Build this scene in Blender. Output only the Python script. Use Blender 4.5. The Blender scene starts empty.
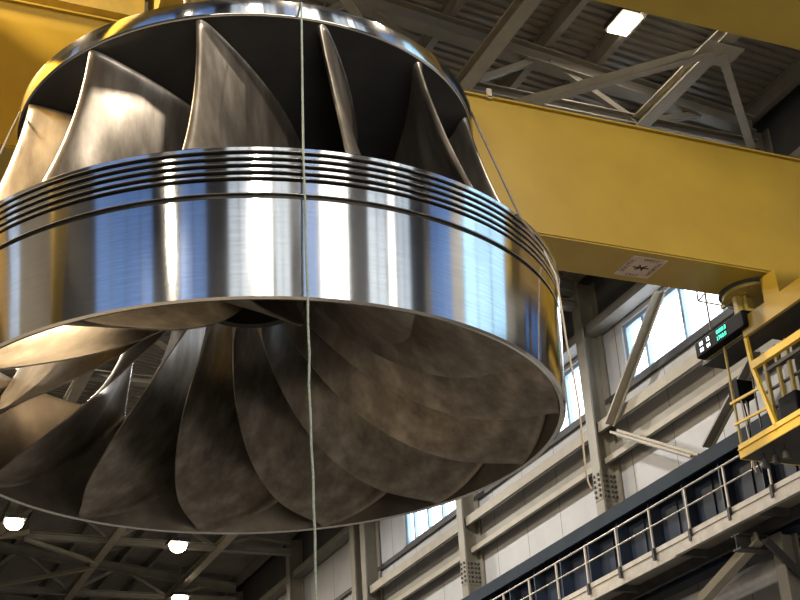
import bpy, bmesh, math, random
from mathutils import Vector, Matrix
R_ = math.radians
random.seed(7)
scene = bpy.context.scene
COL = scene.collection

# ------------------------------------------------------------------ camera
F_PX, PITCH, ROLL, YAW = 1419.1, R_(26.585), R_(-3.851), R_(24.947)
cy, sy, cp, sp = math.cos(YAW), math.sin(YAW), math.cos(PITCH), math.sin(PITCH)
fwd = Vector((sy*cp, cy*cp, sp)); rt = Vector((cy, -sy, 0)); up = rt.cross(fwd)
c_, s_ = math.cos(ROLL), math.sin(ROLL)
right = c_*rt + s_*up; upv = -s_*rt + c_*up
def ray(x, y):
    return right*((x-400)/F_PX) + upv*((300-y)/F_PX) + fwd
def onp(axis, val, x, y):
    d = ray(x, y); return d*(val/d[axis])
cam_d = bpy.data.cameras.new('camera'); cam = bpy.data.objects.new('camera', cam_d); COL.objects.link(cam)
cam_d.sensor_width = 36.0; cam_d.lens = F_PX/800*36.0; cam_d.clip_end = 500
M = Matrix.Identity(4)
for i in range(3):
    M[i][0] = right[i]; M[i][1] = upv[i]; M[i][2] = -fwd[i]
cam.matrix_world = M
scene.camera = cam
FLOOR = -1.6

# ------------------------------------------------------------------ materials
def mat(name):
    m = bpy.data.materials.new(name); m.use_nodes = True
    nt = m.node_tree; return m, nt, nt.nodes['Principled BSDF']
def coords(nt, scale=(1,1,1)):
    t = nt.nodes.new('ShaderNodeTexCoord'); mp = nt.nodes.new('ShaderNodeMapping')
    mp.inputs['Scale'].default_value = scale
    nt.links.new(t.outputs['Object'], mp.inputs['Vector']); return mp.outputs['Vector']
def noise(nt, vec, scale, detail=4, rough=.6):
    n = nt.nodes.new('ShaderNodeTexNoise'); n.inputs['Scale'].default_value = scale
    n.inputs['Detail'].default_value = detail; n.inputs['Roughness'].default_value = rough
    nt.links.new(vec, n.inputs['Vector']); return n.outputs['Fac']
def ramp(nt, fac, stops):
    r = nt.nodes.new('ShaderNodeValToRGB'); e = r.color_ramp.elements
    while len(e) < len(stops): e.new(.5)
    for el, (p, c) in zip(e, stops):
        el.position = p; el.color = (c[0], c[1], c[2], 1) if isinstance(c, (tuple, list)) else (c, c, c, 1)
    nt.links.new(fac, r.inputs['Fac']); return r.outputs['Color']
def paint(name, a, b, rough=.5, scale=1.5, metal=0.0, sc=(1,1,1), spec=.5, lo=.35, hi=.7, bump=0):
    m, nt, p = mat(name)
    f = noise(nt, coords(nt, sc), scale)
    nt.links.new(ramp(nt, f, [(lo, a), (hi, b)]), p.inputs['Base Color'])
    p.inputs['Roughness'].default_value = rough; p.inputs['Metallic'].default_value = metal
    p.inputs['Specular IOR Level'].default_value = spec
    if bump:
        b_ = nt.nodes.new('ShaderNodeBump'); b_.inputs['Strength'].default_value = bump
        nt.links.new(f, b_.inputs['Height']); nt.links.new(b_.outputs['Normal'], p.inputs['Normal'])
    return m
def emit(name, col, s):
    m, nt, p = mat(name)
    p.inputs['Base Color'].default_value = (*[c*.5 for c in col], 1)
    p.inputs['Emission Color'].default_value = (*col, 1); p.inputs['Emission Strength'].default_value = s
    return m

MT = {}
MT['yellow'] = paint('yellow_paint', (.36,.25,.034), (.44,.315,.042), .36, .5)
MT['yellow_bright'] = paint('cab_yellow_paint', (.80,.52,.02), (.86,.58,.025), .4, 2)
MT['yellow_worn'] = paint('worn_yellow_paint', (.36,.28,.08), (.48,.37,.08), .5, 3)
MT['steel_beam'] = paint('beige_primer_steel', (.27,.25,.205), (.33,.305,.25), .55, 2.0)
MT['column'] = paint('olive_grey_steel', (.17,.16,.132), (.22,.205,.17), .5, 1.2)
MT['grey_steel'] = paint('grey_primer_steel', (.17,.165,.15), (.23,.22,.20), .5, 1.5)
MT['dark_steel'] = paint('dark_steel', (.025,.026,.03), (.05,.05,.055), .5, 3)
MT['blue'] = paint('dark_blue_paint', (.008,.016,.036), (.014,.025,.052), .5, 1.2)
MT['blue_light'] = paint('slate_blue_paint', (.010,.018,.030), (.016,.026,.040), .65, 1.6, spec=.15)
MT['galv'] = paint('galvanised_steel', (.40,.38,.35), (.52,.50,.47), .45, 5, .25)
MT['pipe'] = paint('duct_foil', (.55,.56,.60), (.68,.69,.73), .3, 4, .6)
MT['concrete'] = paint('concrete_floor', (.095,.09,.082), (.14,.132,.12), .6, .35)
MT['deck'] = paint('roof_deck_sheet', (.21,.20,.185), (.27,.26,.24), .5, .8, .2)
MT['rope'] = paint('pale_rope', (.15,.19,.17), (.25,.29,.26), .9, 30)
MT['rope_cream'] = paint('cream_rope', (.34,.29,.22), (.44,.38,.30), .9, 30)
MT['rope_dark'] = paint('dark_sling', (.08,.075,.07), (.13,.12,.11), .9, 30)
MT['black'] = paint('black_plastic', (.002,.0025,.005), (.004,.0045,.008), .6, 4, spec=.1)
MT['frame_blue'] = paint('window_frame_blue', (.24,.36,.50), (.30,.42,.56), .5, 4)
MT['sign'] = paint('sign_plate', (.60,.48,.42), (.66,.54,.47), .6, 8)
MT['ink'] = paint('sign_ink', (.02,.02,.02), (.035,.03,.03), .7, 9)
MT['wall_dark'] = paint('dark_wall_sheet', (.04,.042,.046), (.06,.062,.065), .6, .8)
MT['wall_slate'] = paint('slate_wall_sheet', (.028,.034,.05), (.045,.052,.07), .6, .8)
MT['glass_dark'] = paint('dim_glass', (.10,.12,.15), (.14,.16,.19), .08, 2)
MT['window'] = emit('daylight_pane', (.90,.95,1.0), 5.0)
MT['pane_white'] = emit('white_daylight_pane', (1.0,.96,.90), 3.4)
MT['pane_fill'] = emit('added_fill_pane', (1.0,.86,.66), 7.5)  # glow of the added low strip that lights the blade tips
MT['pane_light'] = emit('pale_daylight_pane', (.76,.87,1.0), .78)
MT['pane_blue'] = emit('tinted_blue_pane', (.22,.42,.95), .42)
MT['pane_cyan'] = emit('blue_daylight_pane', (.42,.72,1.0), 1.5)
MT['lamp'] = emit('lamp_diffuser', (1.0,.80,.52), 32.0)
MT['led_white'] = emit('led_white', (.9,.95,1.0), 3.0)
MT['led_green'] = emit('led_green', (.05,.9,.55), 2.2)

def panel_mat(name, a, b):
    # sandwich panels with thin dark seams every 1.1 m
    m, nt, p = mat(name)
    v = coords(nt); f = noise(nt, v, .9)
    base = ramp(nt, f, [(.35, a), (.7, b)])
    sx = nt.nodes.new('ShaderNodeSeparateXYZ'); nt.links.new(v, sx.inputs[0])
    mo = nt.nodes.new('ShaderNodeMath'); mo.operation = 'PINGPONG'; mo.inputs[1].default_value = .9
    nt.links.new(sx.outputs['Y'], mo.inputs[0])
    lt = nt.nodes.new('ShaderNodeMath'); lt.operation = 'LESS_THAN'; lt.inputs[1].default_value = .014
    nt.links.new(mo.outputs[0], lt.inputs[0])
    mx = nt.nodes.new('ShaderNodeMix'); mx.data_type = 'RGBA'
    nt.links.new(lt.outputs[0], mx.inputs['Factor']); nt.links.new(base, mx.inputs['A'])
    mx.inputs['B'].default_value = (.12, .11, .10, 1)
    nt.links.new(mx.outputs['Result'], p.inputs['Base Color']); p.inputs['Roughness'].default_value = .55
    return m
MT['panel'] = panel_mat('wall_panel', (.35,.36,.38), (.41,.42,.44))

def turned_steel():
    m, nt, p = mat('turned_steel')
    p.inputs['Metallic'].default_value = 1
    v = coords(nt, (1.2, 1.2, 26)); f = noise(nt, v, 2.2, 6, .65)
    nt.links.new(ramp(nt, f, [(.3, (.56,.57,.59)), (.7, (.70,.71,.72))]), p.inputs['Base Color'])
    v2 = coords(nt, (1,1,.5)); f2 = noise(nt, v2, 2.5, 5)
    nt.links.new(ramp(nt, f2, [(.3, .085), (.75, .14)]), p.inputs['Roughness'])
    p.inputs['Anisotropic'].default_value = .75
    p.inputs['Anisotropic Rotation'].default_value = .25
    t = nt.nodes.new('ShaderNodeTangent'); t.direction_type = 'RADIAL'; t.axis = 'Z'
    nt.links.new(t.outputs[0], p.inputs['Tangent'])
    return m
MT['turned'] = turned_steel()
def ground_steel():
    m, nt, p = mat('ground_blade_steel')
    p.inputs['Metallic'].default_value = .72
    v = coords(nt, (1.6, 1.6, .3)); f = noise(nt, v, 2.6, 7, .62)
    nt.links.new(ramp(nt, f, [(.28, (.09,.082,.074)), (.5, (.18,.163,.145)), (.75, (.32,.298,.27))]), p.inputs['Base Color'])
    f2 = noise(nt, coords(nt, (7, 7, .7)), 4.0, 4, .6)
    nt.links.new(ramp(nt, f2, [(.2, .26), (.8, .38)]), p.inputs['Roughness'])
    return m
MT['blade'] = ground_steel()
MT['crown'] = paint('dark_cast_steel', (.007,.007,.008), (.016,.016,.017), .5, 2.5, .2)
MT['groove'] = paint('shaded_groove_steel', (.03,.028,.026), (.06,.055,.05), .5, 4, .6)  # shade inside the band grooves, put into the colour
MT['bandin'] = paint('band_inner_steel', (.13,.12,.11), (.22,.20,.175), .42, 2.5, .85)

# ------------------------------------------------------------------ mesh builder
class MB:
    def __init__(s): s.v = []; s.f = []; s.mi = []
    def add(s, vs, fs, mi=0):
        o = len(s.v); s.v += [tuple(v) for v in vs]; s.f += [tuple(i+o for i in f) for f in fs]; s.mi += [mi]*len(fs); return s
    def box(s, x0, x1, y0, y1, z0, z1, mi=0):
        return s.add([(x0,y0,z0),(x1,y0,z0),(x1,y1,z0),(x0,y1,z0),(x0,y0,z1),(x1,y0,z1),(x1,y1,z1),(x0,y1,z1)],
              [(3,2,1,0),(4,5,6,7),(0,1,5,4),(1,2,6,5),(2,3,7,6),(3,0,4,7)], mi)
    def bar(s, p, q, w, h, upd=(0,0,1), off=(0,0), mi=0):
        p, q = Vector(p), Vector(q); d = (q-p).normalized(); u = Vector(upd)
        if abs(d.dot(u)) > .98: u = Vector((0,1,0))
        sd = d.cross(u).normalized(); u = sd.cross(d).normalized()
        sh = sd*off[0] + u*off[1]; vs = []
        for e in (p, q):
            for a, b in ((-1,-1),(1,-1),(1,1),(-1,1)): vs.append(e + sh + sd*(a*w/2) + u*(b*h/2))
        return s.add(vs, [(3,2,1,0),(4,5,6,7),(0,1,5,4),(1,2,6,5),(2,3,7,6),(3,0,4,7)], mi)
    def ibeam(s, p, q, w, h, t=.03, upd=(0,0,1)):
        s.bar(p, q, w, t, upd, (0, h/2-t/2)); s.bar(p, q, w, t, upd, (0, -h/2+t/2)); s.bar(p, q, t, h-2*t, upd); return s
    def angle(s, p, q, w, t=.02, upd=(0,0,1)):
        s.bar(p, q, w, t, upd, (0, -w/2)); s.bar(p, q, t, w, upd, (-w/2+t/2, 0)); return s
    def tube(s, pts, r, n=8, caps=True):
        pts = [Vector(p) for p in pts]; rings = []
        for i, p in enumerate(pts):
            d = (pts[min(i+1, len(pts)-1)] - pts[max(i-1, 0)]).normalized()
            u = Vector((0,0,1)) if abs(d.z) < .9 else Vector((1,0,0))
            a = d.cross(u).normalized(); b = d.cross(a).normalized()
            rings.append([p + a*(r*math.cos(2*math.pi*k/n)) + b*(r*math.sin(2*math.pi*k/n)) for k in range(n)])
        vs = [v for rg in rings for v in rg]; fs = []
        for i in range(len(pts)-1):
            for k in range(n):
                fs.append((i*n+k, i*n+(k+1)%n, (i+1)*n+(k+1)%n, (i+1)*n+k))
        if caps: fs += [tuple(range(n-1,-1,-1)), tuple((len(pts)-1)*n+k for k in range(n))]
        return s.add(vs, fs)
    def lathe(s, prof, n=160, closed=True, mis=None):
        m = len(prof); vs = []; 
        for k in range(n):
            a = 2*math.pi*k/n
            for r, z in prof: vs.append((r*math.cos(a), r*math.sin(a), z))
        o = len(s.v); s.v += vs
        for k in range(n):
            k2 = (k+1) % n
            for i in range(m if closed else m-1):
                j = (i+1) % m
                s.f.append((o+k*m+i, o+k2*m+i, o+k2*m+j, o+k*m+j)); s.mi.append(mis[i] if mis else 0)
        return s
    def build(s, name, mats, parent=None, smooth=False, loc=None, bevel=0, angle=35):
        me = bpy.data.meshes.new(name); me.from_pydata(s.v, [], s.f); 
        for m in (mats if isinstance(mats, (list, tuple)) else [mats]): me.materials.append(m)
        for p, i in zip(me.polygons, s.mi): p.material_index = i
        bm = bmesh.new(); bm.from_mesh(me); bmesh.ops.recalc_face_normals(bm, faces=bm.faces); bm.to_mesh(me); bm.free()
        if smooth:
            for p in me.polygons: p.use_smooth = True
            me.set_sharp_from_angle(angle=R_(angle))
        o = bpy.data.objects.new(name, me); COL.objects.link(o)
        if parent: o.parent = parent
        if loc is not None: o.location = loc
        if bevel:
            b = o.modifiers.new('bevel', 'BEVEL'); b.width = bevel; b.segments = 2; b.limit_method = 'ANGLE'
        return o
def tag(o, label, cat, group=None, kind=None):
    o['label'] = label; o['category'] = cat
    if group: o['group'] = group
    if kind: o['kind'] = kind
    return o
def empty(name, loc, label, cat, group=None):
    o = bpy.data.objects.new(name, None); COL.objects.link(o); o.location = loc; o.empty_display_size = .3
    return tag(o, label, cat, group)
def struct(o): o['kind'] = 'structure'; return o
def text_mb(mb, body, size, origin, ux, uy, mi=0, depth=.004):
    """flat lettering laid on a plane: ux, uy are the reading directions, centred on origin"""
    cu = bpy.data.curves.new('lettering', 'FONT'); cu.body = body; cu.size = size; cu.align_x = 'CENTER'; cu.align_y = 'CENTER'; cu.resolution_u = 3
    ob = bpy.data.objects.new('lettering', cu); COL.objects.link(ob)
    dg = bpy.context.evaluated_depsgraph_get(); me = bpy.data.meshes.new_from_object(ob.evaluated_get(dg))
    ux, uy, o = Vector(ux).normalized(), Vector(uy).normalized(), Vector(origin); nn = ux.cross(uy)
    mb.add([o + ux*v.co.x + uy*v.co.y + nn*depth for v in me.vertices], [tuple(p.vertices) for p in me.polygons], mi)
    bpy.data.objects.remove(ob); bpy.data.meshes.remove(me); bpy.data.curves.remove(cu)

# ================================================================== THE SETTING
XW, XL, YB, YF_, ZR = 18.4, -13.0, -3.5, 66.0, 18.6
struct(MB().box(XL-.4, XW+.4, YB-.4, YF_+.4, FLOOR-.3, FLOOR).build('floor', MT['concrete']))
# pitched corrugated roof deck, ribs running down the slope across the hall
XRIDGE, ZEAVE, SLOPE = 2.7, 16.9, .12
def zroof_at(x): return ZEAVE + SLOPE*((XW-x) if x > XRIDGE else (x-XL))
def roof_deck():
    mb = MB(); y = YB-.3; vs = []
    while y < YF_+.3:
        vs += [(y, 0), (y+.09, 0), (y+.115, .06), (y+.19, .06)]; y += .215
    n = len(vs); P = []
    for x in (XL-.3, XRIDGE, XW+.3): P += [(x, a, zroof_at(x)+b) for a, b in vs]
    mb.add(P, [(k*n+i, k*n+i+1, k*n+n+i+1, k*n+n+i) for k in (0, 1) for i in range(n-1)])
    o = mb.build('ceiling', MT['deck']); so = o.modifiers.new('sheet', 'SOLIDIFY'); so.thickness = .05; so.offset = 1
    return struct(o)
roof_deck()

def wall_with_holes(name, axis, pos, thick, a0, a1, z0, z1, holes, material):
    """wall plane at x=pos (axis 0) or y=pos (axis 1); holes = (a0, a1, z0, z1) along the wall"""
    mb = MB()
    As = sorted({a0, a1, *[h[0] for h in holes], *[h[1] for h in holes]}); Zs = sorted({z0, z1, *[h[2] for h in holes], *[h[3] for h in holes]})
    for i in range(len(As)-1):
        run = None
        for j in range(len(Zs)-1):
            am, zm = (As[i]+As[i+1])/2, (Zs[j]+Zs[j+1])/2
            if any(h[0] < am < h[1] and h[2] < zm < h[3] for h in holes):
                continue
            if axis == 0: mb.box(pos, pos+thick, As[i], As[i+1], Zs[j], Zs[j+1])
            else: mb.box(As[i], As[i+1], pos, pos+thick, Zs[j], Zs[j+1])
    o = mb.build(name, material); 
    bm = bmesh.new(); bm.from_mesh(o.data); bmesh.ops.remove_doubles(bm, verts=bm.verts, dist=1e-4); bm.to_mesh(o.data); bm.free()
    return struct(o)
WN = [0]
def window(axis, pos, inward, a0, a1, z0, z1, mulls, pane, bars=()):
    """framed strip window; inward is the sign of the room side along the axis"""
    WN[0] += 1
    def bx(mb, b0, b1, c0, c1, d0, d1):
        d0, d1 = sorted((pos + d0*inward, pos + d1*inward))
        return mb.box(d0, d1, b0, b1, c0, c1) if axis == 0 else mb.box(b0, b1, d0, d1, c0, c1)
    fr = MB(); w = .09
    bx(fr, a0, a1, z0, z0+w, -.12, .06); bx(fr, a0, a1, z1-w, z1, -.12, .06)
    bx(fr, a0, a0+w, z0+w, z1-w, -.12, .06); bx(fr, a1-w, a1, z0+w, z1-w, -.12, .06)
    o = struct(fr.build('window_%d' % WN[0], MT['frame_blue']))
    for m in mulls: bx(MB(), m-.05, m+.05, z0+w, z1-w, -.12, .03).build('mullion', MT['frame_blue'], o)
    for zb in bars: bx(MB(), a0+w, a1-w, zb-.04, zb+.04, -.10, .02).build('transom', MT['frame_blue'], o)
    bx(MB(), a0+w*.5, a1-w*.5, z0+w*.5, z1-w*.5, -.10, -.08).build('pane', pane, o)
    sl = MB(); bx(sl, a0-.1, a1+.1, z0-.10, z0-.005, -.02, .16); sl.build('sill', MT['dark_steel'], o)
    return o
# right wall: strip windows seen in the photo, and a taller glazed stretch nearer the camera
rw = [(20.2, 26.7, 13.35, 14.86), (28.35, 33.2, 13.35, 14.86), (35.6, 40.4, 13.35, 14.86)]
rt_ = [(-2.3, 1.5, 10.4, 16.6), (3.3, 9.2, 10.3, 16.4), (12.0, 14.8, 10.3, 14.9)]
wall_with_holes('wall_right', 0, XW, .3, YB, YF_, FLOOR, 16.85, rw+rt_, MT['panel'])
window(0, XW+.14, -1, *rw[0], [25.4+.5, 24.3, 22.8, 21.3], MT['window'])
window(0, XW+.14, -1, *rw[1], [29.8, 31.2, 32.4], MT['window'])
window(0, XW+.14, -1, *rw[2], [36.7, 37.75, 38.8, 39.85], MT['window'])
for h, m in zip(rt_, ('pane_blue', 'pane_cyan', 'pane_blue')): window(0, XW+.14, -1, *h, [h[0]+(h[1]-h[0])*k/3 for k in (1, 2)], MT[m], (12.7,))
# left wall and the end wall behind the camera
lt = [(-1.9, 6.2, 10.2, 16.6), (15.3, 16.8, 11.0, 16.6)]
wall_with_holes('wall_left', 0, XL-.3, .3, YB, YF_, FLOOR, 16.85, lt, MT['wall_slate'])
for h in lt: window(0, XL-.14, 1, *h, [h[0]+(h[1]-h[0])*k/4 for k in (1, 2, 3)], MT['pane_blue'], (14.2,))
low_fill = (-7.0, 13.0, 2.5, 5.3)  # unseen low opening added to bring light to the far blade tips
bk = [(-10.1, -6.1, 'pane_blue'), (-3.6, -1.15, 'pane_light'), (-1.0, 1.0, 'pane_white'), (1.15, 2.65, 'pane_light'), (3.6, 5.2, 'pane_blue'), (5.35, 8.2, 'pane_white'), (10.2, 12.5, 'pane_light'), (12.65, 13.8, 'pane_white'), (13.95, 16.0, 'pane_light')]
wall_with_holes('wall_back', 1, YB-.3, .3, XL, XW, FLOOR, ZR+.1, [(h[0], h[1], 8.8, 17.0) for h in bk] + [low_fill], MT['wall_slate'])
for h in bk:
    window(1, YB-.14, 1, h[0], h[1], 8.8, 17.0, [(h[0]+h[1])/2], MT[h[2]], (11.0, 13.75, 14.1))
window(1, YB-.14, 1, *low_fill, [-7+k*2.5 for k in range(1, 8)], MT['pane_fill'])  # added glowing strip, built like a window, to light the blades
struct(MB().box(XL, XW, YF_, YF_+.3, FLOOR, ZR+.1).build('wall_front', MT['wall_dark']))
# darker sheet above the eave beam on the right wall
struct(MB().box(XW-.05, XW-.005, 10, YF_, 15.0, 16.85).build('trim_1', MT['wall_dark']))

# columns on the right wall
COLY = [12.8, 20.3, 27.75, 35.25, 42.6, 50.1, 57.6]
def column(y, splice=True):
    mb = MB()
    x0, x1, w = 17.82, 18.36, .36
    zb = 9.0 if y > 15 else FLOOR
    zb = FLOOR
    mb.box(x0, x0+.05, y-w/2, y+w/2, zb, 16.5); mb.box(x1-.05, x1, y-w/2-.05, y+w/2+.05, zb, 16.5); mb.box(x0+.05, x1-.05, y-.03, y+.03, zb, 16.5)
    o = struct(mb.build('column', MT['column']))
    if splice:
        sp = MB()
        pl_ = MB()
        for k in range(5):
            for j in (-1, 1):
                z = 10.74+.13*k; yy = y+j*.10
                sp.box(x0-.05, x0-.012, yy-.028, yy+.028, z-.028, z+.028)
            for xx in (x0+.12, x0+.24, x0+.36, x0+.46):
                z = 10.74+.13*k
                sp.box(xx-.026, xx+.026, y-.08, y-.045, z-.026, z+.026)
        pl_.box(x0+.06, x1-.06, y-.045, y-.03, 10.64, 11.36).box(x0-.012, x0, y-.17, y+.17, 10.64, 11.36)
        pl_.build('splice_plate', MT['column'], o)
        sp.build('splice_bolts', MT['dark_steel'], o)
    return o
for y in COLY: column(y, y > 25)
column(43.55, False)

# girts (wall rails) between columns; each a beam of its own
def girt(y0, y1, z0, z1, x0=17.95, x1=18.35, m='steel_beam', open_=True):
    mb = MB()
    mb.box(x0, x0+.035, y0, y1, z0, z1); mb.box(x0+.035, x1, y0, y1, z1-.03, z1)
    if not open_: mb.box(x0+.035, x1, y0, y1, z0, z0+.03)
    else: mb.box(x0+.035, x0+.10, y0, y1, z0, z0+.02)
    return struct(mb.build('wall_beam', MT[m]))
for a, b in zip(COLY[:-1], COLY[1:]):
    a_, b_ = a+.06, b-.06
    if abs(a-42.6) < .1: a_ = 43.63
    girt(a_, b_, 12.34, 12.60)
    girt(a_, b_, 11.56, 11.70, 18.06, 18.35)
    struct(MB().box(18.26, 18.36, a_, b_, 11.70, 12.0).build('wall_beam', MT['column']))
    girt(a_, b_, 14.98, 15.22, 17.95, 18.35, 'grey_steel', False)
    # sill trim under the strip windows
    struct(MB().box(18.30, 18.39, a_, b_, 13.12, 13.26).build('trim_%d' % (2+COLY.index(a)), MT['dark_steel']))

# wall bracing seen by the window nearest the cab
def brace(p, q, w=.2):
    return struct(MB().angle(p, q, w, .03, (1,0,0)).build('brace_beam', MT['steel_beam']))
struct(MB().bar(onp(0,17.75,609,424), onp(0,17.75,659,291), .05, .24, (1,0,0)).bar(onp(0,17.75,609,424), onp(0,17.75,659,291), .20, .04, (1,0,0), (0,.1)).build('brace_beam', MT['steel_beam']))
struct(MB().bar(onp(0,17.75,613,432), onp(0,17.75,694,456.5), .05, .19, (1,0,0)).bar(onp(0,17.75,613,432), onp(0,17.75,694,456.5), .17, .03, (1,0,0), (0,.1)).build('brace_beam', MT['steel_beam']))
struct(MB().bar(onp(0,17.75,706,447), onp(0,17.75,756,352), .05, .22, (1,0,0)).bar(onp(0,17.75,706,447), onp(0,17.75,756,352), .19, .03, (1,0,0), (0,.1)).build('brace_beam', MT['grey_steel']))

# roof trusses: span the hall, one every column
def truss(y):
    mb = MB(); zb = 15.85; x0, x1 = XL+.05, 17.8; T = .62
    ends = [(x0, zroof_at(x0)-T), (XRIDGE, zroof_at(XRIDGE)-T), (x1, zroof_at(x1)-T)]
    for (xa, za), (xb, zb_) in zip(ends[:-1], ends[1:]): mb.ibeam((xa, y, za), (xb, y, zb_), .30, .38)
    mb.ibeam((x0, y, zb), (x1, y, zb), .26, .24)
    for k in range(-3, 4):
        xn = 2.85+4.0*k
        for sx in (-1.9, 1.9):
            xt = max(x0, min(x1, xn+sx)); mb.bar((xn, y, zb), (xt, y, zroof_at(xt)-T), .13, .12, (0,1,0))
    return struct(mb.build('roof_truss_beam', MT['grey_steel']))
for y in [5.3, 12.8, 19.95, 27.75, 35.25, 42.7, 49.6, 56.6, 63.5]: truss(y)
# tie beams along the hall at bottom-chord level
for x in (-9.15, -5.15, -1.15, 2.85, 6.85, 10.85, 14.87):
    mb = MB(); mb.ibeam((x, YB+.1, 15.8), (x, YF_-.1, 15.8), .30, .26, .03)
    struct(mb.build('tie_beam', MT['steel_beam']))
# horizontal K bracing at the nodes
def kbrace(x, y):
    for sx in (-1, 1):
        mb = MB(); mb.angle((x+sx*.1, y, 15.66), (x+sx*3.0, y+2.95, 15.66), .17, .03)
        struct(mb.build('brace_beam', MT['steel_beam']))
    struct(MB().box(x-.42, x+.42, y-.28, y+.32, 15.60, 15.625).build('gusset_beam', MT['steel_beam']))
kbrace(14.85, 17.16)
for x, y in ((6.85, 31), (14.85, 31), (-1.15, 17.16), (6.85, 17.16)): kbrace(x, y)
for (xa, ya), (xb, yb) in (((26,538),(97,562)), ((0,584),(92,567)), ((0,536),(28,531))):
    struct(MB().angle(onp(2,15.66,xa,ya), onp(2,15.66,xb,yb), .17, .03).build('brace_beam', MT['steel_beam']))
# purlins under the deck
for x in (-11.4, -9, -6.6, -4.2, -1.8, .6, 2.7, 4.6, 6.6, 8.6, 10.75, 12.85, 14.05, 15.9, 17.9):
    z = zroof_at(x)-.21
    struct(MB().ibeam((x, YB+.1, z), (x, YF_-.1, z), .16, .40, .03).build('roof_beam', MT['grey_steel']))

# ================================================================== LAMPS
def lamp(x, y, z, label, group=None, size=(.5, .4), power=260, light=True, col=(1.0,.86,.67), dome=False):
    e = empty('high_bay_lamp', (x, y, z), label, 'lamp', group)
    a, b = size
    MB().box(-a/2-.05, a/2+.05, -b/2-.05, b/2+.05, .03, .16).build('housing', MT['dark_steel'], e)
    if dome:
        d = MB(); d.lathe([(0,.03), (a/2,.03), (a/2,-.05), (a*.42,-.16), (a*.25,-.24), (0,-.27)], 20, False); d.build('diffuser', MT['lamp'], e, True)
    else:
        MB().box(-a/2, a/2, -b/2, b/2, -.02, .03).build('diffuser', MT['lamp'], e)
    MB().tube([(0,0,.16), (0,0,max(.3, zroof_at(x)-.02-z))], .025, 6).build('hanger_rod', MT['grey_steel'], e)
    if light:
        l = bpy.data.lights.new('lamp_light', 'AREA'); l.shape = 'RECTANGLE'; l.size = a; l.size_y = b; l.energy = power; l.color = col
        o = bpy.data.objects.new('lamp_light', l); COL.objects.link(o); o.parent = e; o.location = (0, 0, -.30 if dome else -.06)
    return e
p = onp(2, 17.0, 625, 24); lamp(p.x, p.y, 17.0, 'bright rectangular high-bay lamp under the roof deck above the yellow girder', size=(.42,.62), power=60)
p = onp(2, 15.2, 14, 522); lamp(p.x, p.y, 15.2, 'far high-bay lamp below the left part of the runner, by the left picture edge', size=(.62,.62), power=260, dome=True)
p = onp(2, 15.2, 178, 545); lamp(p.x, p.y, 15.2, 'far high-bay lamp just under the middle of the runner rim', size=(.62,.62), power=260, dome=True)
p = onp(2, 15.2, 180, 598); lamp(p.x, p.y, 15.2, 'farthest high-bay lamp, cut by the bottom edge of the picture', size=(.62,.62), power=260, dome=True)
G = 'added high-bay lamps lighting the rest of the hall'
for x, y in ((-9, 22), (-4, 31), (4, 34), (12.9, 25), (13, 33), (13, 41), (4.6, 4), (12.6, 5), (-4, 20)):  # unseen roof lamps added to light the hall and right wall
    lamp(x, y, 15.3 if x > 10 and y > 20 else 16.6, 'unseen high-bay lamp with warm square diffuser, added to light the hall', G, (.6,.6), 760 if x > 10 and y > 20 else 1900, col=(1.0,.94,.86) if x > 10 and y > 20 else (1.0,.86,.67))
lamp(-10.6, -2.6, 14.6, 'warm high-bay lamp hung low by the end wall outside the photo', None, (.6,.6), 300)
# unseen mast light added behind the camera to brighten blades and band
wl = empty('added_mast_light', (-.4, -2.7, FLOOR), 'unseen tripod mast light added behind the camera to brighten the runner', 'fill light')
for k in range(3):
    a_ = 2*math.pi*k/3
    MB().tube([(0,0,1.2), (.7*math.cos(a_), .7*math.sin(a_), .02)], .025, 8).build('leg', MT['yellow_bright'], wl)
MB().tube([(0,0,1.1), (0,0,15.0)], .03, 8).build('mast', MT['galv'], wl)
hd = MB().box(-.1, .06, -.4, .4, -.28, .28).build('lamp_head', MT['dark_steel'], wl, loc=(.1, 0, 15.2)); hd.rotation_euler = (0, R_(14), R_(72))
dv = MB().box(.061, .07, -.37, .37, -.25, .25).build('diffuser', MT['lamp'], hd)
l = bpy.data.lights.new('lamp_light', 'AREA'); l.shape = 'RECTANGLE'; l.size = .7; l.size_y = .5; l.energy = 520; l.color = (1.0,.90,.76)
lo = bpy.data.objects.new('lamp_light', l); COL.objects.link(lo); lo.parent = hd; lo.location = (.12, 0, 0); lo.rotation_euler = (0, R_(-90), 0)

lamp(-3.4, 15.5, 16.0, 'strong warm high-bay lamp between the girders, left of the runner, outside the photo', None, (.7,.7), 7000, col=(1.0,.74,.44))

# ================================================================== TURBINE RUNNER
AX, AY = 4.622, 14.005
ZB, ZT = 5.736, 7.282
run = empty('turbine_runner', (AX, AY, ZB), 'huge polished steel water turbine runner hanging in the hall, with thirteen curved blades', 'turbine runner')
def zz(f): return (ZT-ZB)*(1-f)
def ro(z): return 3.45 + (3.548-3.45)*(z/(ZT-ZB))
H = ZT-ZB
outer = []; mis = []
def pt(r, z): outer.append((r, z))
pt(3.385, .012); pt(3.425, 0.0); pt(ro(.02), .018)
def groove(f0, f1, d):
    z0, z1 = zz(f1), zz(f0)
    pt(ro(z0)-.002, z0-.006); pt(ro(z0)-.012, z0); pt(ro(z0)-d, z0+.002); pt(ro(z1)-d, z1-.002); pt(ro(z1)-.012, z1); pt(ro(z1)-.002, z1+.006)
groove(.323, .354, .035)
for f in (.228, .186, .139, .094, .048): groove(f-.0115, f+.0115, .07)
pt(ro(H), H-.02); pt(ro(H)-.02, H); n_out = len(outer)
inner = [(3.42, H), (3.38, H-.03), (3.365, H-.12), (3.375, .9), (3.38, .3)]
prof = outer + inner
mi = [0]*(n_out) + [1]*(len(inner))
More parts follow.
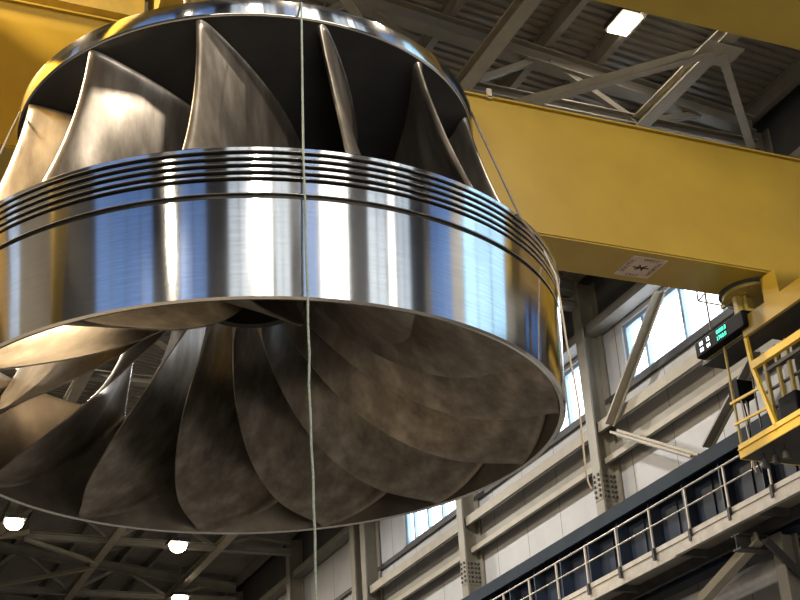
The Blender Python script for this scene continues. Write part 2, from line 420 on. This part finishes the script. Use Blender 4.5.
for i in range(n_out-1):
    if min(outer[i][0], outer[i+1][0]) < ro(outer[i][1])-.025 and outer[i][1] > .1: mi[i] = 2
MB().lathe(prof, 256, True, mi).build('band', [MT['turned'], MT['bandin'], MT['groove']], run, True, angle=30)

# crown
def bez(P, n):
    out = []
    for i in range(n+1):
        t = i/n; u = 1-t
        out.append(tuple(u**3*P[0][k]+3*t*u*u*P[1][k]+3*t*t*u*P[2][k]+t**3*P[3][k] for k in (0, 1)))
    return out
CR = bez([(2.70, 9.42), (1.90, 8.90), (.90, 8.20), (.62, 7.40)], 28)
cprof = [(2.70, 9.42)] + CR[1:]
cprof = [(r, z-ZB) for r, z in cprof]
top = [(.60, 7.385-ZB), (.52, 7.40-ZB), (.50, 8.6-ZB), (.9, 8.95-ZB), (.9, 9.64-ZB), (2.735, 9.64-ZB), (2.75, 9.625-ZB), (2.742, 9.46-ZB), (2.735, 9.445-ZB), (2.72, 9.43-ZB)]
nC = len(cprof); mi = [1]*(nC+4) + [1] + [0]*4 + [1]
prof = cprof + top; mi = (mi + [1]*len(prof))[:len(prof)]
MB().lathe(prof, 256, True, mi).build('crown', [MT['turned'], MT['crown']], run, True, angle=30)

# blade: Coons patch in (r, z, theta) between inlet, outlet, crown and band curves
def interp(tab, x):
    for (a, b), (c, d) in zip(tab[:-1], tab[1:]):
        if x <= c: return b + (d-b)*max(0, (x-a))/(c-a)
    return tab[-1][1]
TEtab = [(.64, 34.5), (1.0, 28.5), (1.25, 25), (1.55, 21.2), (2.05, 15.4), (2.7, 8.3), (3.1, 3.2), (3.40, .4)]
WB = 37.9
def crv_crown(t):
    k = t*28; i = min(27, int(k)); f = k-i
    r = CR[i][0]*(1-f)+CR[i+1][0]*f; z = CR[i][1]*(1-f)+CR[i+1][1]*f
    thE = WB + TEtab[0][1]
    th = 21.5*(2.70-r); 
    rr = (2.70-r)/(2.70-.62)
    th = 21.5*(2.70-r) + (thE-21.5*2.08)*rr**2.2
    return r, z, th
def crv_band(t):
    z = 7.22 + (5.80-7.22)*(1-(1-t)**1.55); r = 3.385
    u = 1-t
    th = WB*(t**1.0*.9+.1*t*t) 
    return r, z, th
def crv_le(s):
    z = 9.42 + (7.22-9.42)*s; r = 2.70 + .345*s + .34*s*s
    return r, z, .8*math.sin(math.pi*s)
def crv_te(s):
    r = .62 + (3.385-.62)*s; z = 5.80 + .2*(3.38-r)**2 if r < 3.38 else 5.80
    z = z + (7.40-(5.8+.2*2.76**2))*(1-s)**3
    return r, z, WB + interp(TEtab, r)
C0, C1, L0, L1 = crv_crown(0), crv_crown(1), crv_band(0), crv_band(1)
def blade_pt(s, t):
    cc, cb, le, te = crv_crown(t), crv_band(t), crv_le(s), crv_te(s)
    P00, P01, P10, P11 = crv_le(0), crv_te(0), crv_le(1), crv_te(1)
    o = []
    for k in range(3):
        o.append((1-s)*cc[k] + s*cb[k] + (1-t)*le[k] + t*te[k] - ((1-s)*(1-t)*P00[k] + (1-s)*t*P01[k] + s*(1-t)*P10[k] + s*t*P11[k]))
    r, z, th = o; th -= 13*math.sin(math.pi*s**.8)*math.sin(math.pi*t**1.6); a = R_(th)
    return Vector((r*math.cos(a), r*math.sin(a), z-ZB))
def make_blade():
    NS, NT = 30, 44
    ts = [(i/NT)**1.7 for i in range(NT+1)]; ss = [.5-.5*math.cos(math.pi*i/NS) for i in range(NS+1)]
    A, B = [], []
    for s in ss:
        ra, rb = [], []
        for t in ts:
            P = blade_pt(s, t); e = 1e-3
            ds = blade_pt(min(1, s+e), t)-blade_pt(max(0, s-e), t); dt = blade_pt(s, min(1, t+e))-blade_pt(s, max(0, t-e))
            n = ds.cross(dt).normalized()
            h = .008 + .034*(1-t)**1.2
            x = min(1, t/.035); h *= math.sqrt(max(0, 1-(1-x)**2))
            h += (.026*math.exp(-s/.014) + .04*math.exp(-(1-s)/.014))*min(1, t/.01+.25)
            ra.append(P+n*h); rb.append(P-n*h)
        A.append(ra); B.append(rb)
    mb = MB(); W = NT+1; K = (NS+1)*W
    vs = [v for r in A for v in r] + [v for r in B for v in r]; fs = []
    for i in range(NS):
        for j in range(NT):
            a = i*W+j
            fs.append((a, a+1, a+W+1, a+W)); fs.append((K+a, K+a+W, K+a+W+1, K+a+1))
        fs.append((i*W, i*W+W, K+i*W+W, K+i*W)); b = i*W+NT; fs.append((b, K+b, K+b+W, b+W))
    for j in range(NT):
        fs.append((j, K+j, K+j+1, j+1)); b = NS*W+j; fs.append((b, b+1, K+b+1, K+b))
    return mb.add(vs, fs)
b0 = make_blade().build('blade', MT['blade'], run, True, angle=60)
TH0 = 18.8
for k in range(13):
    o = b0 if k == 0 else b0.copy()
    if k: COL.objects.link(o); o.parent = run
    o.rotation_euler = (0, 0, R_(TH0 + 360/13*k))

# lifting gear above the crown
lift = empty('lifting_beam', (AX, AY, 9.66), 'dark lifting beam bolted on top of the runner crown', 'lifting beam')
MB().box(-1.1, 1.1, -.25, .25, .22, .75).build('beam_body', MT['yellow_worn'], lift, bevel=.02)
for sx in (-1, 1):
    MB().box(sx*.85-.08, sx*.85+.08, -.35, .35, 0.0, .24).build('clamp', MT['dark_steel'], lift)
MB().tube([(0,0,.72), (0,0,1.5)], .14, 16).build('pin', MT['galv'], lift, True)

# tag ropes tied to the crown, hanging over the band
def rope(name, label, pts, r, m):
    return tag(MB().tube(pts, r, 8).build(name, MT[m], smooth=True), label, 'rope')
def polar(r, azd, z): return (AX+r*math.cos(R_(azd)), AY+r*math.sin(R_(azd)), z)
def hang(p, z1, n=40, amp=.012, seed=1):
    rd = random.Random(seed); out = []; 
    ph = [rd.uniform(0, 6) for _ in range(4)]
    for i in range(n+1):
        z = p[2]+(z1-p[2])*i/n; g = min(1, i/8)
        out.append((p[0]+g*amp*(math.sin(z*2.1+ph[0])+.5*math.sin(z*5.3+ph[1])), p[1]+g*amp*math.sin(z*1.7+ph[2]), z))
    return out
def depth_pt(x, y, ref):
    d = ray(x, y); k = math.hypot(ref[0], ref[1])/math.hypot(d.x, d.y); return d*k
pr = polar(3.585, -24, 7.27)
def oncyl(r, x, y):
    d = ray(x, y); a = d.x**2+d.y**2; b = -2*(d.x*AX+d.y*AY); c = AX*AX+AY*AY-r*r
    D = max(0, b*b-4*a*c); t = (-b-math.sqrt(D))/(2*a); return d*t
g0 = oncyl(2.785, 301.3, 3); g1 = oncyl(3.585, 303.3, 149)
rp = [(g0.x*.6+AX*.4+.1, g0.y*.6+AY*.4, 9.665), (g0.x*.97+AX*.03, g0.y*.97+AY*.03, 9.665), tuple(g0), tuple(g1)]
for i, (x, y) in enumerate(((304,175),(305.3,205),(305.6,235),(306.6,265),(307.8,298),(308.0,325),(309.5,355),(308.8,385),(310.6,415),(311.2,445),(313.2,475),(313.6,505),(315.0,535),(315.2,565),(316.2,600),(318,660))):
    rp.append(tuple(depth_pt(x, y, g1)))
rope('tag_rope', 'pale green rope hanging down across the front of the polished band', rp, .0115, 'rope')
a1 = oncyl(2.80, 471, 112); b1 = oncyl(3.60, 521, 219); b2 = oncyl(3.62, 556, 276)
q = onp(2, 4.2, 590, 490)
rope('sling_rope', 'thin dark rope from the crown rim to the right shoulder of the band', [tuple(a1), tuple(b1)], .013, 'rope_dark')
e1 = Vector((b2.x, b2.y, b2.z)); 
rp = [tuple(b1)] + [tuple(depth_pt(x, y, e1)) for x, y in ((540,243),(556,276),(562,312),(567,345),(574,378),(579,408),(582.5,440),(585,465),(588,482),(591,489))]
rope('tag_rope', 'cream rope end dangling past the right edge of the runner', rp, .011, 'rope_cream')
a2 = oncyl(2.80, 20, 112); b3 = oncyl(3.60, -2, 158)
rope('sling_rope', 'thin dark rope slanting off the crown at the left picture edge', [tuple(a2), tuple(b3)], .012, 'rope_dark')

# ================================================================== OVERHEAD CRANE
ZG, YF, YR, YN, ZGT = 10.69, 16.65, 17.65, 11.36, 13.12
bridge = empty('crane_bridge', (0, 14, ZG), 'yellow overhead crane bridge of two big box girders crossing the hall', 'crane')
def girder(y0, y1, name):
    mb = MB(); t = .03
    x0, x1 = -16.4, 17.0
    # bottom plate a little narrower than the top plate, as on a welded box
    mb.box(x0, x1, y0+.02, y1-.02, ZG-.0-14*0, ZG+t); mb.box(x0, x1, y0-.06, y1+.06, ZGT-t, ZGT)
    mb.box(x0, x1, y0, y0+t, ZG+t, ZGT-t); mb.box(x0, x1, y1-t, y1, ZG+t, ZGT-t)
    mb.box(x0, x0+t, y0+t, y1-t, ZG+t, ZGT-t); mb.box(x1-t, x1, y0+t, y1-t, ZG+t, ZGT-t)
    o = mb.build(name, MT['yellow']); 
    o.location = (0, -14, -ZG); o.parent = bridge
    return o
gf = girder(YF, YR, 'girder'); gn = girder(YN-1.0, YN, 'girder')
for g_, yc in ((gf, (YF+YR)/2), (gn, YN-.5)):
    MB().box(-16, 16.6, yc-.04, yc+.04, ZGT, ZGT+.12).build('trolley_rail', MT['dark_steel'], g_)
ec = MB(); ec.box(16.75, 17.4, 9.6, 18.6, ZG+.2, ZG+1.2)
o = ec.build('end_carriage', MT['yellow'], bridge); o.location = (0, -14, -ZG)
# small clip on the girder top edge
tp = onp(1, YF-.03, 489, 96)
MB().box(tp.x-.04, tp.x+.04, YF-.06, YF-.02, ZGT-.05, ZGT+.14).build('edge_clip', MT['galv'], gf)

# travel-direction sign under the far girder
sg = empty('direction_sign', (12.36, 17.13, ZG), 'pale square compass sign with black lettering stuck under the far girder', 'sign')
hs = .325
MB().box(-hs, hs, -hs, hs, -.012, -.002).build('plate', MT['sign'], sg)
mb = MB(); z = -.013
text_mb(mb, 'WEST', .11, (.05, -.255, z), (1,0,0), (0,-1,0)); text_mb(mb, 'EAST', .11, (-.02, .26, z), (1,0,0), (0,-1,0))
text_mb(mb, 'SOUTH', .125, (-.255, 0, z), (0,-1,0), (-1,0,0)); text_mb(mb, 'NORTH', .125, (.255, 0, z), (0,-1,0), (-1,0,0))
mb.build('lettering', MT['ink'], sg); mb = MB(); text_mb(mb, 'N', .20, (0, 0, z), (1,0,0), (0,-1,0))
mb.bar((-.15, 0, z-.004), (.15, 0, z-.004), .025, .004); mb.bar((-.07, -.09, z-.004), (.07, .09, z-.004), .02, .004); mb.bar((.08, -.08, z-.004), (-.08, .08, z-.004), .02, .004)
mb.build('compass_mark', MT['ink'], sg)

# trolley on the girders
tro = empty('crane_trolley', (3.6, 14, ZGT+.12), 'yellow hoist trolley riding on the crane girders above the runner', 'trolley')
MB().box(-5.2, .35, 2.85, 3.35, .22, 1.2).build('side_frame', MT['yellow_worn'], tro)
MB().box(-5.2, 3.6, -3.4, -2.9, .22, 1.2).build('side_frame', MT['yellow_worn'], tro)
MB().box(-4.8, -4.2, -2.9, 2.85, .25, 1.0).build('cross_frame', MT['yellow_worn'], tro)
MB().box(1.6, 2.5, 2.6, 3.2, .62, 1.5).build('cross_frame', MT['yellow'], tro)
for x in (-4.4, .05):
    w = MB(); w.lathe([(.05,-.1), (.24,-.1), (.27,-.06), (.27,.06), (.24,.1), (.05,.1)], 24)
    o = w.build('wheel', MT['dark_steel'], tro, True, loc=(x, 3.15, .27)); o.rotation_euler = (R_(90), 0, 0)
dr = MB(); dr.lathe([(.1,-.5), (.5,-.5), (.5,-.44), (.42,-.42), (.42,.42), (.5,.44), (.5,.5), (.1,.5)], 36)
o = dr.build('rope_drum', MT['yellow_worn'], tro, True, loc=(1.0, 2.75, .75)); o.rotation_euler = (0, R_(90), 0)
for px_, yy in ((193, 14.0), (212, 14.0), (186, 14.0)):
    P = onp(1, yy, px_, 2)
    tag(MB().tube([(P.x, yy, 10.41), (P.x, yy, 13.6)], .03, 8).build('hoist_rope', MT['galv'] if px_ < 200 else MT['dark_steel'], smooth=True),
        {193: 'pale hoist rope between its two neighbours above the runner', 212: 'dark hoist rope, rightmost of three above the runner', 186: 'pale hoist rope, leftmost of three above the runner'}[px_], 'hoist rope', 'hoist ropes above the runner')

# ================================================================== OPERATOR CAB
XC = 14.5
def C(x, y): return onp(0, XC, x, y)
cab = empty('operator_cab', (XC, 17.5, 7.8), 'open yellow crane operator cab hanging under the right end of the far girder', 'cab')
def cb(mb, name, m, **k):
    o = mb.build(name, MT[m] if isinstance(m, str) else m, cab, **k); o.location = Vector((0,0,0)) - Vector((XC, 17.5, 7.8)); return o
zb = C(742, 459).z; yfar = C(742, 459).y; ynear = 14.9; XI = 16.0
# floor tray: yellow toe board plus dark underside
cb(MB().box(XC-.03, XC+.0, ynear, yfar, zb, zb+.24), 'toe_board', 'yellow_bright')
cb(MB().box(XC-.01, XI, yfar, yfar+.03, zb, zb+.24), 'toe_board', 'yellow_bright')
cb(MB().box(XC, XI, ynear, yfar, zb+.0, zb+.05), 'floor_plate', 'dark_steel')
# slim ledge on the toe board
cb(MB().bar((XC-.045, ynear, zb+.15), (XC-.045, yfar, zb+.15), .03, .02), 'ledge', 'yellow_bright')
# corner pole and rails of the landing
zroof = 9.88
cb(MB().bar((XC+.02, yfar-.03, zb), (XC+.02, yfar-.03, zroof+.1), .036, .036), 'corner_pole', 'yellow_worn')
cb(MB().bar((XC+.5, yfar-.03, zb+.6), (XC+.5, yfar-.03, zroof+.1), .025, .025), 'corner_pole', 'dark_steel')
q1 = C(779, 432); q0 = C(753, 368); q2 = C(746, 338)
for (xa, ya, xb, yb) in ((730.5, 404, 762, 386.5), (734.5, 425, 769.5, 406.5)):
    cb(MB().bar(C(xa, ya), C(xb, yb), .036, .042), 'guard_rail', 'yellow_bright')
cb(MB().bar(q2, q0, .065, .06, (1,0,0)).bar(q0, q1, .07, .06, (1,0,0)), 'front_post', 'yellow_bright')
# window beams running along the cab side
def along(px_, py_, yend, w, h, name, m):
    P = C(px_, py_); return cb(MB().bar((XC, P.y, P.z), (XC, yend, P.z), w, h), name, m)
along(753, 366, ynear, .09, .13, 'side_beam', 'yellow_bright')
cb(MB().bar((XC+.05, q0.y-.3, q0.z-.16), (XC+.05, ynear, q0.z-.16), .06, .06), 'side_beam', 'dark_steel')
# roof: yellow edge box over a dark ceiling
P = C(746, 338); zr = P.z
cb(MB().box(XC-.05, XC+.02, ynear, P.y, zr, zr+.34), 'roof_edge', 'yellow')
cb(MB().box(XC+.02, XI, ynear, P.y, zr+.05, zr+.10).box(XC+.02, XC+.55, P.y, 18.75, zr+.05, zr+.10), 'roof_plate', 'dark_steel')
cb(MB().box(XC+.02, XC+.10, P.y, 18.7, zr+.10, zr+.14), 'roof_lip', 'yellow_worn')
cb(MB().box(XC+.02, XI-.1, ynear, P.y-.2, zr+.10, zr+.34), 'roof_box', 'yellow')
# bracket plates carrying the cab
cb(MB().bar((XC+.05, P.y-.06, zr+.30), (XC+.05, P.y-.02, ZG-.12), .35, .10, (0,1,0)), 'hanger_plate', 'yellow_worn')
cb(MB().bar((XC+.9, 17.2, zr+.30), (XC+.9, 17.2, ZG-.12), .5, .4, (0,1,0)), 'hanger_plate', 'yellow')
g2 = onp(2, ZG-.06, 741, 290)
cb(MB().box(XC-.05, XC+.6, 16.35, 16.75, zr+.34, ZG-.1), 'hanger_plate', 'yellow')
sc = onp(2, ZG-.05, 752, 295)
sl = MB(); sl.lathe([(.2,-.05), (.55,-.05), (.57,-.03), (.57,0), (.2,0)], 48)  # thin dark ring between the girder bottom and the disc
o = cb(sl, 'dark_ring', 'dark_steel', smooth=True); o.location = Vector((sc.x, sc.y, ZG)) - Vector((XC, 17.5, 7.8))
sl = MB(); sl.lathe([(.02,-.10), (.50,-.10), (.52,-.05), (.02,-.05)], 48)
o = cb(sl, 'mounting_disc', 'yellow_worn', smooth=True); o.location = Vector((sc.x, sc.y, ZG)) - Vector((XC, 17.5, 7.8))
# inner frames and back wall posts of the cab
XB = 15.25
for px_ in (772, 785, 797):
    P1 = onp(0, XB, px_, 400)
    cb(MB().bar((XB, P1.y, zb+.05), (XB, P1.y, zr+.05), .06, .06), 'back_post', 'yellow_worn')
for (xa, ya, w_) in ((764, 374, .10), (766, 393, .04), (768, 412, .04)):
    P1 = onp(0, XB+.04, xa, ya)
    cb(MB().bar((XB+.04, P1.y, P1.z), (XB+.04, ynear, P1.z), .05, w_), 'back_rail', 'dark_steel')
P1 = onp(0, XB-.2, 791, 410)
cb(MB().box(XB-.35, XB-.05, P1.y-.35, P1.y+.12, zb+.05, P1.z+.22), 'control_desk', 'black', bevel=.03)
# control box with hanging cables
bp = C(741, 393)
bxp = onp(0, XC+.7, 741, 392)
cb(MB().box(XC+.55, XC+.9, bxp.y-.12, bxp.y+.16, bxp.z-.14, bxp.z+.18), 'control_box', 'black')
for k in range(4):
    x_ = XC+.6+.08*k; y_ = bxp.y-.08+.05*k
    pts = [(x_+.05*math.sin(i*.55+k), y_+.05*math.sin(i*.7+k*1.3), bxp.z-.14-(bxp.z-.14-zb-.06)*i/8) for i in range(9)]
    cb(MB().tube(pts, .015, 6), 'cable', 'black' if k % 2 else 'galv')
sh = MB(); sh.lathe([(.0,0), (.1,0), (.1,.18), (.07,.2), (.0,.2)], 16, False)
o = cb(sh, 'canister', 'galv', smooth=True); pc = C(771, 430); o.location = Vector((XC+.1, pc.y+.05, zb+.24)) - Vector((XC, 17.5, 7.8)) + Vector((.1, 0, -.15))
# seat inside
cb(MB().box(XC+.55, XC+1.0, 15.75, 16.2, zb+.45, zb+.58).box(XC+.9, XC+1.0, 15.75, 16.2, zb+.58, zb+1.15).box(XC+.7, XC+.82, 15.92, 16.04, zb+.05, zb+.45), 'operator_seat', 'black', bevel=.03)
# roof-top light frame (thin tubes in front of the window)
tt = [C(695, 277), C(698, 301), C(742, 309)]
cb(MB().tube([tt[0], tt[1], tt[2]], .018, 6).tube([tt[1], C(707, 291)], .015, 6).tube([C(703, 276), C(706, 300), C(711, 330)], .018, 6), 'roof_rail', 'grey_steel')
cb(MB().bar(C(722, 308), C(745, 292), .06, .05).bar(C(735, 300), C(737, 318), .05, .05).bar(C(744, 296), C(747, 322), .06, .05), 'roof_bracket', 'yellow_worn')
cb(MB().box(XC-.0, XC+.08, C(718,281).y-.06, C(718,281).y+.06, C(718,281).z-.05, C(718,281).z+.05), 'signal_light', 'led_green')

# floodlights under the cab
for k, (px_, py_) in enumerate(((766, 466), (776.5, 462), (787, 457))):
    P = onp(2, zb-.22, px_, py_)
    f = empty('floodlight', (P.x, P.y, zb), {0: 'dark floodlight under the cab floor, leftmost of three', 1: 'dark floodlight under the cab floor, middle of three', 2: 'dark floodlight under the cab floor, rightmost of three'}[k], 'floodlight', 'floodlights under the cab')
    MB().tube([(0,0,0), (0,0,-.12)], .02, 8).build('stem', MT['dark_steel'], f)
    h = MB(); h.lathe([(.0,-.10), (.04,-.10), (.065,-.15), (.07,-.24), (.06,-.25), (.0,-.23)], 20, False); h.build('lamp_head', MT['dark_steel'], f, True)
    MB().tube([(0,0,-.235), (0,0,-.242)], .055, 16).build('lens', MT['glass_dark'], f)

# LED board on the cab roof edge
L0_, L1_ = onp(0, XC-.12, 696, 350.5), onp(0, XC-.12, 744.5, 318.5)
zl = (L0_.z+L1_.z)/2; yl0, yl1 = L1_.y, L0_.y
led = empty('led_display', (XC-.12, (yl0+yl1)/2, zl), 'long black LED display board with white and green digits on the cab roof', 'display')
hl, hw = (yl1-yl0)/2, .155
MB().box(-.02, .22, -hl, hl, -hw, hw).build('housing', MT['black'], led, bevel=.03)
# reading direction runs towards the camera end (-Y), seen from the room (-X)
ux, uz = (0,-1,0), (0,0,1); xs = -.024
def digits(txt, size, u, w, m):
    mb = MB(); text_mb(mb, txt, size, (xs, u, w), ux, uz)
    o = mb.build('digits', MT[m], led); so = o.modifiers.new('depth', 'SOLIDIFY'); so.thickness = .006
for (u, w, txt) in ((.36, .06, '88'), (.36, -.055, '88'), (.22, .06, '12'), (.22, -.055, '04')): digits(txt, .105, u*2*hl, w, 'led_white')
digits('0000.8', .105, -.06*2*hl, .058, 'led_green'); digits('1768.0', .105, -.05*2*hl, -.058, 'led_green')

# ================================================================== RUNWAY GIRDER, WALKWAY, RAILING
rg = empty('runway_girder', (17.1, 25, 8.1), 'dark blue crane runway girder with stiffened web along the right wall', 'runway girder')
def rgp(mb, name, m):
    o = mb.build(name, MT[m], rg); o.location = (-17.1, -25, -8.1); return o
Y0, Y1 = 8.0, 62.0
rgp(MB().box(17.05, 17.12, Y0, Y1, 9.56, 9.86).box(17.12, 17.75, Y0, Y1, 9.80, 9.86), 'top_flange', 'blue_light')
rgp(MB().box(17.50, 17.56, Y0, Y1, 7.7, 9.80), 'web_plate', 'blue')
rgp(MB().box(17.30, 17.72, Y0, Y1, 7.64, 7.70), 'bottom_flange', 'blue')
rgp(MB().box(17.36, 17.44, Y0, Y1, 9.86, 9.98), 'crane_rail', 'dark_steel')
y = 9.0
while y < 60:
    rgp(MB().box(17.16, 17.50, y, y+.04, 7.75, 9.8), 'stiffener', 'blue')
    rgp(MB().box(17.46, 17.50, y-.62, y-.02, 7.95, 9.6), 'web_panel', 'blue')
    y += 1.32
wk = empty('crane_walkway', (16.3, 25, 7.9), 'pale steel walkway running beside the blue runway girder', 'walkway')
def wkp(mb, name, m):
    o = mb.build(name, MT[m], wk); o.location = (-16.3, -25, -7.9); return o
wkp(MB().box(16.32, 16.36, Y0, Y1, 7.74, 7.99), 'fascia', 'galv')
wkp(MB().box(16.26, 16.32, Y0, 22.9, 7.74, 7.93), 'fascia', 'galv')
wkp(MB().box(16.30, 16.34, Y0, Y1, 8.00, 8.10), 'toe_board', 'galv')
wkp(MB().box(16.36, 17.45, Y0, Y1, 7.88, 7.92), 'deck_plate', 'grey_steel')
wkp(MB().box(17.0, 17.1, Y0, Y1, 7.66, 7.88), 'stringer', 'dark_steel')
y = 9.6
while y < 60:
    wkp(MB().bar((16.36, y, 7.80), (17.5, y, 7.80), .1, .14), 'cross_beam', 'dark_steel'); y += 2.64
rl = empty('guard_railing', (16.3, 25, 8.0), 'thin pale guard railing along the edge of the crane walkway', 'railing')
def rlp(mb, name, m):
    o = mb.build(name, MT[m], rl); o.location = (-16.3, -25, -8.0); return o
rlp(MB().tube([(16.28, Y0, 8.94), (16.28, Y1, 8.94)], .022, 8), 'top_rail', 'galv')
rlp(MB().tube([(16.28, Y0, 8.56), (16.28, Y1, 8.56)], .018, 8), 'mid_rail', 'galv')
y = 24.9 - 12*1.32
while y < 58:
    po = rlp(MB().box(16.262, 16.298, y-.022, y+.022, 8.08, 8.94), 'post', 'galv')
    MB().box(16.235, 16.30, y-.035, y+.035, 7.86, 8.10).build('post_foot', MT['dark_steel'], po); y += 1.32

# walkway brackets and lower wall stretch
def low_brace(p, q, m, w=.22): 
    return struct(MB().bar(p, q, w, .05, (1,0,0)).bar(p, q, .05, w, (1,0,0), (w/2, 0)).build('brace_beam', MT[m]))
low_brace(onp(0,16.75,757,537), onp(0,16.95,700,600), 'steel_beam')
low_brace(onp(0,16.6,764,540), onp(0,17.4,800,576), 'dark_steel', .14)
p = onp(0, 16.9, 756, 534)
struct(MB().ibeam((16.4, p.y, 7.48), (18.0, p.y, 7.48), .25, .3).build('bracket_beam', MT['dark_steel']))
p2 = onp(0, 17.3, 788, 560)
struct(MB().ibeam((17.3, p2.y, FLOOR), (17.3, p2.y, 7.6), .3, .4, .04, (1,0,0)).build('column', MT['grey_steel']))
pd = onp(0, 17.45, 745, 583)
du = tag(MB().tube([(17.45, p2.y+.3, pd.z), (17.45, 60, pd.z)], .24, 20).build('air_duct', MT['pipe'], smooth=True), 'silver air duct along the right wall below the walkway', 'duct')

# ================================================================== WORLD AND VIEW
w = bpy.data.worlds.new('world'); scene.world = w; w.use_nodes = True
bg = w.node_tree.nodes['Background']; bg.inputs['Color'].default_value = (.6, .75, 1, 1); bg.inputs['Strength'].default_value = .6
scene.view_settings.view_transform = 'Standard'; scene.view_settings.look = 'None'
scene.view_settings.gamma = 1; scene.view_settings.use_curve_mapping = False
scene.view_settings.exposure = -0.06
scene.cycles.use_denoising = True
scene.cycles.max_bounces = 8; scene.cycles.diffuse_bounces = 4; scene.cycles.glossy_bounces = 5
scene.cycles.sample_clamp_indirect = 6
